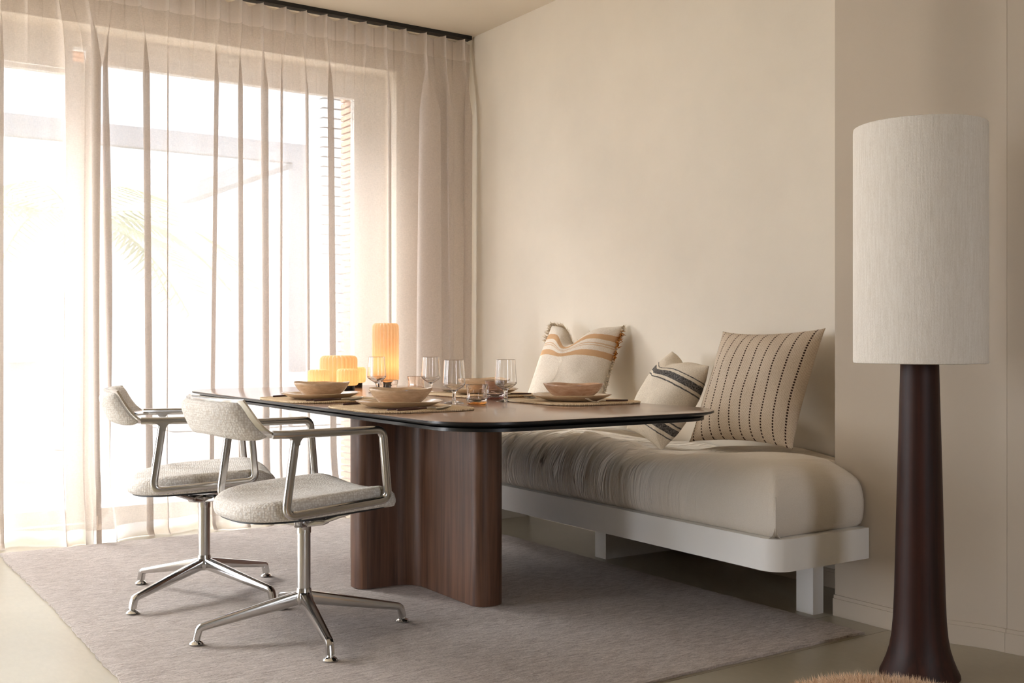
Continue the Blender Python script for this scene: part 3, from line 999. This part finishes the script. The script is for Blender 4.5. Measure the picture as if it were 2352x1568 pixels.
# fringe strands of the tan striped cushion
rnd = random.Random(9)
gc, gt = G(), G()
e1, e2, n_ = bs1
def strand(g, p, d, L, w=.0022):
    s = d.cross(n_).normalized() * w
    q = p + d * L * .55 + n_ * rnd.uniform(-.006, .01); r = p + d * L + n_ * rnd.uniform(-.012, .012)
    g.add([p - s, p + s, q + s, q - s, r], [(0, 1, 2, 3), (3, 2, 4)])
for edge in ('right', 'top', 'left'):
    for k in range(420 if edge == 'right' else 260):
        f = rnd.random() * N1; i = int(f); fr = f - i
        if i >= N1: continue
        ka, kb = {'right': ((1, N1, i), (1, N1, i + 1)), 'left': ((1, 0, i), (1, 0, i + 1)), 'top': ((1, i, N1), (1, i + 1, N1))}[edge]
        if edge == 'top' and i > N1 * .55: continue
        if edge == 'left' and i < N1 * .75: continue
        if edge == 'right' and i < N1 * .25: continue
        p = vs1[idx1[ka]].lerp(vs1[idx1[kb]], fr)
        base = {'right': e1, 'left': -e1, 'top': e2}[edge]
        d = (base * .5 + n_ * rnd.uniform(.1, .9) + e2 * rnd.uniform(-.7, .4) + e1 * rnd.uniform(-.4, .4)).normalized()
        b = f / N1
        tan = edge == 'right' and (.60 < b < .68 or .70 < b < .76 or .78 < b < .88)
        strand(gt if tan else gc, p, d, rnd.uniform(.014, .03) * (1.25 if tan else 1), .0026 if tan else .002)
stuff(gc.out('fringe', M['fringe'], t1, 0))
stuff(gt.out('fringe', M['fringe_tan'], t1, 0))
t1.children[-1]['label'] = 'tan fringe tufts where the stripes end'

# ------------------------------------------------------------------ floor lamp
lp = empty('floor_lamp', (2.756, 1.969, 0))
prof = [(0, 0), (.108, 0), (.1135, .004), (.1125, .012), (.104, .03), (.094, .055), (.085, .085), (.079, .12), (.0745, .17), (.0715, .24), (.0675, .4), (.0625, .6), (.057, .8), (.0535, .93), (.053, 1.0), (0, 1.0)]
G().lathe(prof, 64).out('base', M['lamp_wood'], lp, 50)
G().lathe([(.183, .921), (.1865, .9225), (.1875, .93), (.1875, 1.605), (.1865, 1.615), (.183, 1.617), (.180, 1.615), (.180, .925)], 96, closed_profile=True).out('shade', M['shade'], lp, 50)
g = G().lathe([(.016, 1.0), (.016, 1.12), (.01, 1.13)], 16)
for k in range(3):
    a = 2 * PI * k / 3
    g.tube([(0, 0, 1.06), (.181 * math.cos(a), .181 * math.sin(a), 1.06)], circ(.003, 6))
g.out('lamp_holder', M['track'], lp, 40)
tag(lp, 'tall floor lamp with ivory drum shade and flared dark wood base', 'lamp')

# ------------------------------------------------------------------ sheepskin pouf
pf = empty('sheepskin_pouf', (1.735, 1.30, 0))
RP, HP = .29, .305
def dome(a, ph):
    r = RP * math.cos(ph) ** .8
    return Vector((r * math.cos(a), r * math.sin(a), .17 + (HP - .17) * math.sin(ph)))
rings = []
for i in range(14):
    ph = PI / 2 * i / 13.2
    rings.append([dome(2 * PI * k / 40, ph) for k in range(40)])
rings = [[Vector((v.x * .93, v.y * .93, .01)) for v in rings[0]], [Vector((v.x * 1.0, v.y * 1.0, .07)) for v in rings[0]]] + rings
G().rings([[tuple(v) for v in r] for r in rings], True, True, True).out('body', M['sheepskin'], pf, 180)
rnd = random.Random(21); g = G()
for k in range(26000):
    a = rnd.uniform(0, 2 * PI); ph = math.asin(rnd.uniform(.02, 1))
    p = dome(a, ph); q = dome(a, min(PI / 2, ph + .02)); nrm = Vector((math.cos(a) * math.cos(ph), math.sin(a) * math.cos(ph), .4 + math.sin(ph))).normalized()
    d = (nrm + Vector((rnd.gauss(0, .45), rnd.gauss(0, .45), rnd.gauss(0, .3)))).normalized()
    s = d.cross(Vector((rnd.uniform(-1, 1), rnd.uniform(-1, 1), .1))).normalized() * .0011
    L = rnd.uniform(.012, .026)
    g.add([p - s, p + s, p + d * L], [(0, 1, 2)])
stuff(g.out('pile', M['sheepskin'], pf, 0))
tag(pf, 'tan sheepskin pouf, only its fluffy top showing at the bottom edge beside the lamp', 'pouf')

# ------------------------------------------------------------------ table setting
def superellipse(hx, hy, ex, n=72):
    pts = []
    for k in range(n):
        a = 2 * PI * k / n; c, s = math.cos(a), math.sin(a)
        pts.append((hx * math.copysign(abs(c) ** (2 / ex), c), hy * math.copysign(abs(s) ** (2 / ex), s)))
    return pts
def make_mat():
    t = empty('placemat')
    o = superellipse(.205, .245, 4.2)
    G().rings([[(x * s, y * s, z) for x, y in o] for s, z in ((.97, .0005), (.985, .0005), (.985, .0055), (.97, .0058))], True, True, True).out('woven_field', M['jute'], t, 40)
    path = [(x, y, .0042) for x, y in superellipse(.203, .243, 4.2, 120)]
    rings = []
    for i, p in enumerate(path):
        q0 = Vector(path[i - 1]); q1 = Vector(path[(i + 1) % len(path)]); tg = (q1 - q0).normalized(); sd = Vector((tg.y, -tg.x, 0))
        r = .0036 * (1 + .18 * math.sin(i * PI))
        r = .0038 if i % 2 else .0031
        rings.append([tuple(Vector(p) + sd * (r * math.cos(b)) + Vector((0, 0, r * math.sin(b)))) for b in [2 * PI * j / 8 for j in range(8)]])
    rings.append(rings[0])
    G().rings(rings, True).out('braided_edge', M['jute'], t, 180)
    return t
def make_bowl(mat, seed, kx=1.04, ky=.97):
    rnd = random.Random(seed); p1, p2 = rnd.uniform(0, 6), rnd.uniform(0, 6)
    def fn(x, y, z, a, r):
        wv = 1 + .02 * math.sin(2 * a + p1) * (r / .11) + .012 * math.sin(5 * a + p2) * (r / .11)
        return x * wv * kx, y * wv * ky, z + (.0022 * math.sin(2 * a + p1) + .0013 * math.sin(5 * a + p2)) * smooth01(.02, .055, z)
    prof = [(0, .0), (.056, .0), (.062, .002), (.074, .010), (.088, .022), (.099, .035), (.107, .047), (.1115, .0555), (.1105, .0575), (.1075, .056), (.103, .047), (.095, .036), (.084, .024), (.07, .0135), (.05, .008), (.02, .0065), (0, .0065)]
    return G().lathe(prof, 72, fn=fn).out('bowl', mat, None, 60)
def make_plate(mat, seed):
    rnd = random.Random(seed); p1, p2 = rnd.uniform(0, 6), rnd.uniform(0, 6)
    def fn(x, y, z, a, r):
        wv = 1 + .02 * math.sin(2 * a + p1) * (r / .15) + .012 * math.sin(3 * a + p2) * (r / .15)
        return x * wv, y * wv, z + (.0018 * math.sin(2 * a + p1) + .001 * math.sin(4 * a + p2)) * smooth01(.006, .02, z)
    prof = [(0, 0), (.085, 0), (.1, .0015), (.118, .006), (.138, .014), (.152, .021), (.1545, .0232), (.152, .0245), (.145, .0215), (.128, .0135), (.11, .0085), (.08, .007), (.03, .0066), (0, .0066)]
    return G().lathe(prof, 80, fn=fn).out('plate', mat, None, 60)
def bentpath(pts, n=24):
    P = [Vector(p) for p in pts]; out = []
    for i in range(n + 1):
        f = i / n * (len(P) - 1); k = min(len(P) - 2, int(f)); s = f - k
        p0, p1, p2, p3 = P[max(0, k - 1)], P[k], P[k + 1], P[min(len(P) - 1, k + 2)]
        out.append(.5 * ((2 * p1) + (p2 - p0) * s + (2 * p0 - 5 * p1 + 4 * p2 - p3) * s * s + (3 * p1 - p0 - 3 * p2 + p3) * s ** 3))
    return out
# cutlery: handle end at -x, working end at +x, length about 0.2
def c_handle(t):
    G().tube([(-.10, 0, .0045), (-.098, 0, .0045), (-.04, 0, .006), (.012, 0, .0075), (.014, 0, .0075)], [circ(.0028, 10), circ(.0036, 10), circ(.0042, 10), circ(.003, 10), circ(.0026, 10)]).out('handle', M['handle'], t, 60)
def make_spoon():
    t = empty('spoon'); c_handle(t)
    G().tube([(.012, 0, .0075), (.03, 0, .009), (.05, 0, .0075)], [circ(.0028, 8), circ(.0026, 8), circ(.003, 8)]).out('neck', M['cutlery'], t, 60)
    g = G(); n = 20; top = []; vs = []
    rings = []
    for sc, dz in ((1, 0), (.8, -.0035), (.55, -.0058), (.28, -.0068), (.05, -.007)):
        rings.append([(.078 + .031 * sc * math.cos(2 * PI * k / n), .0195 * sc * math.sin(2 * PI * k / n) * (1 + .12 * math.cos(2 * PI * k / n)), .0098 + dz + .004 * sc * math.cos(2 * PI * k / n)) for k in range(n)])
    low = [[(x, y, z - .0012) for x, y, z in r] for r in rings]
    g.rings(list(reversed(low)) + rings, True, True, True)
    g.out('spoon_bowl', M['cutlery'], t, 60)
    return t
def make_fork():
    t = empty('fork'); c_handle(t)
    g = G().tube(bentpath([(.012, 0, .0075), (.034, 0, .009), (.052, 0, .0042)], 10), circ(.0026, 8))
    g.tube(bentpath([(.05, 0, .0042), (.062, 0, .003), (.074, 0, .0055)], 8), [rrect(.006 + .016 * min(1, i / 3), .002, .0008, 2) for i in range(9)])
    g.out('neck', M['cutlery'], t, 60)
    for k in range(4):
        y = (k - 1.5) * .0055
        G().tube(bentpath([(.073, y, .0052), (.088, y, .0095), (.106, y, .0175)], 8), [rrect(.0028 - .0014 * i / 8, .0018, .0006, 2) for i in range(9)], (0, 0, 1)).out('tine', M['cutlery'], t, 60)
    return t
def make_knife():
    t = empty('table_knife'); c_handle(t)
    sec = []
    path = [(.012, 0, .0075), (.02, 0, .0075), (.035, 0, .007), (.07, 0, .0065), (.098, 0, .006), (.106, .002, .006)]
    for wd in (.004, .005, .014, .017, .012, .003): sec.append(rrect(wd, .0016, .0006, 2))
    G().tube(path, sec).out('blade', M['cutlery'], t, 60)
    return t
def dense(prof, e=.0008, step=.006):
    out = []
    for (r0, z0), (r1, z1) in zip(prof[:-1], prof[1:]):
        L = math.hypot(r1 - r0, z1 - z0); out.append((r0, z0))
        if L > 4 * e:
            ts = [e / L] + [k * step / L for k in range(1, int(L / step)) if e < k * step < L - e] + [1 - e / L]
            out += [(r0 + (r1 - r0) * q, z0 + (z1 - z0) * q) for q in ts]
    out.append(prof[-1]); return out
def make_goblet():
    prof = [(0, 0), (.0375, 0), (.0385, .0012), (.036, .003), (.018, .0075), (.0075, .011), (.0058, .02), (.0062, .038), (.0085, .044), (.016, .05), (.030, .0585), (.0405, .067), (.0435, .0725), (.0432, .078), (.0405, .12), (.0374, .164), (.0366, .1645), (.0362, .164), (.0392, .12), (.0418, .078), (.0418, .0738), (.039, .0685), (.029, .0607), (.015, .0525), (.006, .049), (0, .048)]
    o = G().lathe(dense(prof), 56).out('wine_goblet', M['glass'], None, 80)
    return o
def make_tumbler(body, base):
    t = empty('tumbler')
    def fn(x, y, z, a, r):
        d = 1 - .10 * math.exp(-((z - .038) / .018) ** 2) * (.5 + .5 * math.cos(5 * a + .6)) * smooth01(.015, .03, r)
        return x * d, y * d, z
    prof = [(0, .0102), (.030, .0102), (.0385, .0125), (.0405, .022), (.0385, .04), (.0385, .055), (.0415, .0735), (.0408, .0745), (.0396, .0735), (.0365, .055), (.0365, .04), (.0382, .023), (.034, .0165), (.02, .014), (0, .0135)]
    G().lathe(dense(prof, .0006, .004), 60, fn=fn).out('glass_wall', body, t, 80)
    G().lathe([(0, 0), (.030, 0), (.036, .002), (.0385, .0065), (.037, .0098), (0, .0098)], 48).out('glass_base', base, t, 60)
    return t
ZT = TZ + .0001
ZM = ZT + .0062
settings = {   # plate centre, diner side (+1 chairs, -1 bench), mat turn
    'A': (1.755, 4.02, 1, 0.0, 'at the far chair, in front of the lanterns'),
    'B': (1.755, 3.345, 1, 0.0, 'at the near chair, closest to the camera'),
    'C': (2.51, 3.99, -1, 0.0, 'at the far bench seat, behind the goblets'),
    'D': (2.515, 3.35, -1, 0.0, 'at the near bench seat, by the cushions')}
words = {'A': ('woven jute placemat', 'sand glazed plate', 'tan glazed bowl')}
protos = {}
mat0 = make_mat(); spoon0 = make_spoon(); fork0 = make_fork(); knife0 = make_knife()
first = True
for key, (px, py, side, tw, where) in settings.items():
    rot = 0 if side > 0 else PI
    def put(proto, loc, rz):
        if first:
            proto.location = loc; proto.rotation_euler = (0, 0, rz); return proto
        return dup(proto, loc, rz)
    mx = px + .005 * side
    o = put(mat0, (mx, py, ZT), tw)
    tag(o, 'rounded woven jute placemat ' + where, 'placemat', 'jute placemats on the table')
    pl_ = make_plate(M['plate'], ord(key)); pl_.location = (px, py, ZM); 
    tag(pl_, 'wide sand glazed plate ' + where, 'plate', 'stoneware plates on the placemats')
    bw = make_bowl(M['bowl_pink'] if key == 'D' else M['bowl'], ord(key) + 3); bw.location = (px + .004, py - .003, ZM + .0078); bw.rotation_euler = (0, 0, .6 * side)
    tag(bw, ('pinkish tan' if key == 'D' else 'tan') + ' glazed bowl on its plate ' + where, 'bowl', 'stoneware bowls on the plates')
    # fork on the diner's left, knife and spoon on the right
    yl = 1 if side > 0 else -1
    o = put(fork0, (px - .03 * side, py + .185 * yl, ZM), rot + .06); tag(o, 'dark handled dinner fork ' + where, 'fork', 'forks beside the plates')
    o = put(knife0, (px - .035 * side, py - .178 * yl, ZM), rot - .03); tag(o, 'dark handled table knife ' + where, 'knife', 'knives beside the plates')
    o = put(spoon0, (px - .02 * side, py - .21 * yl, ZM), rot + .04); tag(o, 'dark handled dinner spoon ' + where, 'spoon', 'spoons beside the plates')
    first = False
gob = make_goblet()
for i, (x, y, lab) in enumerate(((2.404, 4.27, 'clear stemmed goblet farthest right of the lanterns, before the curtain'), (2.088, 3.53, 'clear stemmed goblet beside the amber tumbler at the near edge'), (2.317, 3.52, 'clear stemmed goblet standing just in front of the plum tumbler'), (2.225, 4.46, 'clear stemmed goblet in front of the tall lantern'))):
    o = gob if i == 0 else dup(gob, (0, 0, 0))
    o.location = (x, y, ZT); tag(o, lab, 'glass', 'stemmed goblets on the table')
tum = make_tumbler(M['amber_glass'], M['amber_base'])
for i, (x, y, lab) in enumerate(((2.125, 3.425, 'dimpled amber tumbler nearest the camera beside a goblet'), (2.393, 4.39, 'dimpled amber tumbler farthest back, left of the farthest goblet'), (2.06, 4.02, 'dimpled amber tumbler half hidden behind the near bowl, below the tall lantern'))):
    o = tum if i == 0 else dup(tum, (0, 0, 0))
    o.location = (x, y, ZT); tag(o, lab, 'glass', 'dimpled tumblers on the table')
o = make_tumbler(M['plum_glass'], M['plum_base']); o.location = (2.375, 3.69, ZT)
tag(o, 'dimpled plum tinted tumbler behind the rightmost goblet', 'glass', 'dimpled tumblers on the table')

# ------------------------------------------------------------------ lanterns
M['flame'] = emit('lantern_bulb', (1.0, 0.62, 0.26, 1), 1.0)
def lantern(x, y, R, H, nr, power, label, bulb_f=.4):
    t = empty('ribbed_lantern', (x, y, ZT))
    hb = .024
    G().lathe([(0, 0), (R * .68, 0), (R * .69, .002), (R * .69, hb), (0, hb)], 40).out('base', M['lantern_base'], t, 40)
    c = min(.022, R * .3)
    prof = []
    for i in range(6):
        a = PI / 2 * i / 5; prof.append((R - c + c * math.sin(a), hb + c - c * math.cos(a)))
    for i in range(1, 8): prof.append((R, hb + c + (H - 2 * c) * i / 8))
    for i in range(6):
        a = PI / 2 * i / 5; prof.append((R - c + c * math.cos(a), hb + H - c + c * math.sin(a)))
    prof = [(R * .5, hb + .0005)] + prof + [(R * .35, hb + H), (.001, hb + H)]
    def fn(x_, y_, z_, a, r):
        d = 1 + .15 * (abs(math.sin(a * nr / 2)) - .7) * smooth01(R * .4, R * .9, r)
        return x_ * d, y_ * d, z_
    G().lathe(prof, nr * 8, fn=fn).out('ribbed_shade', M['porcelain'], t, 75)
    zb = hb + H * bulb_f; rb = R * .3
    pr = [(.0004, zb - rb)] + [(rb * math.sin(PI * i / 8), zb - rb * math.cos(PI * i / 8)) for i in range(1, 8)] + [(.0004, zb + rb)]
    G().lathe(pr, 14).out('bulb', emit('lantern_bulb', (1.0, 0.57, 0.25, 1), power * .58 / (rb * rb)), t, 180)
    return tag(t, label, 'lantern', 'ribbed table lanterns')
lantern(2.52, 4.95, .0655, .305, 22, .0105, 'tall ribbed porcelain lantern, glowing, in front of the curtain', .3)
lantern(2.229, 4.885, .0885, .142, 26, .0105, 'wide mid-height ribbed porcelain lantern, the second largest of the five')
lantern(2.03, 4.67, .048, .080, 18, .0050, 'small ribbed lantern leftmost, behind the far bowl')
lantern(2.205, 4.73, .050, .080, 18, .0050, 'small ribbed lantern in front, right of the wide lantern, its black base showing')
lantern(2.385, 5.02, .050, .080, 18, .0050, 'small ribbed lantern tucked behind another small one')
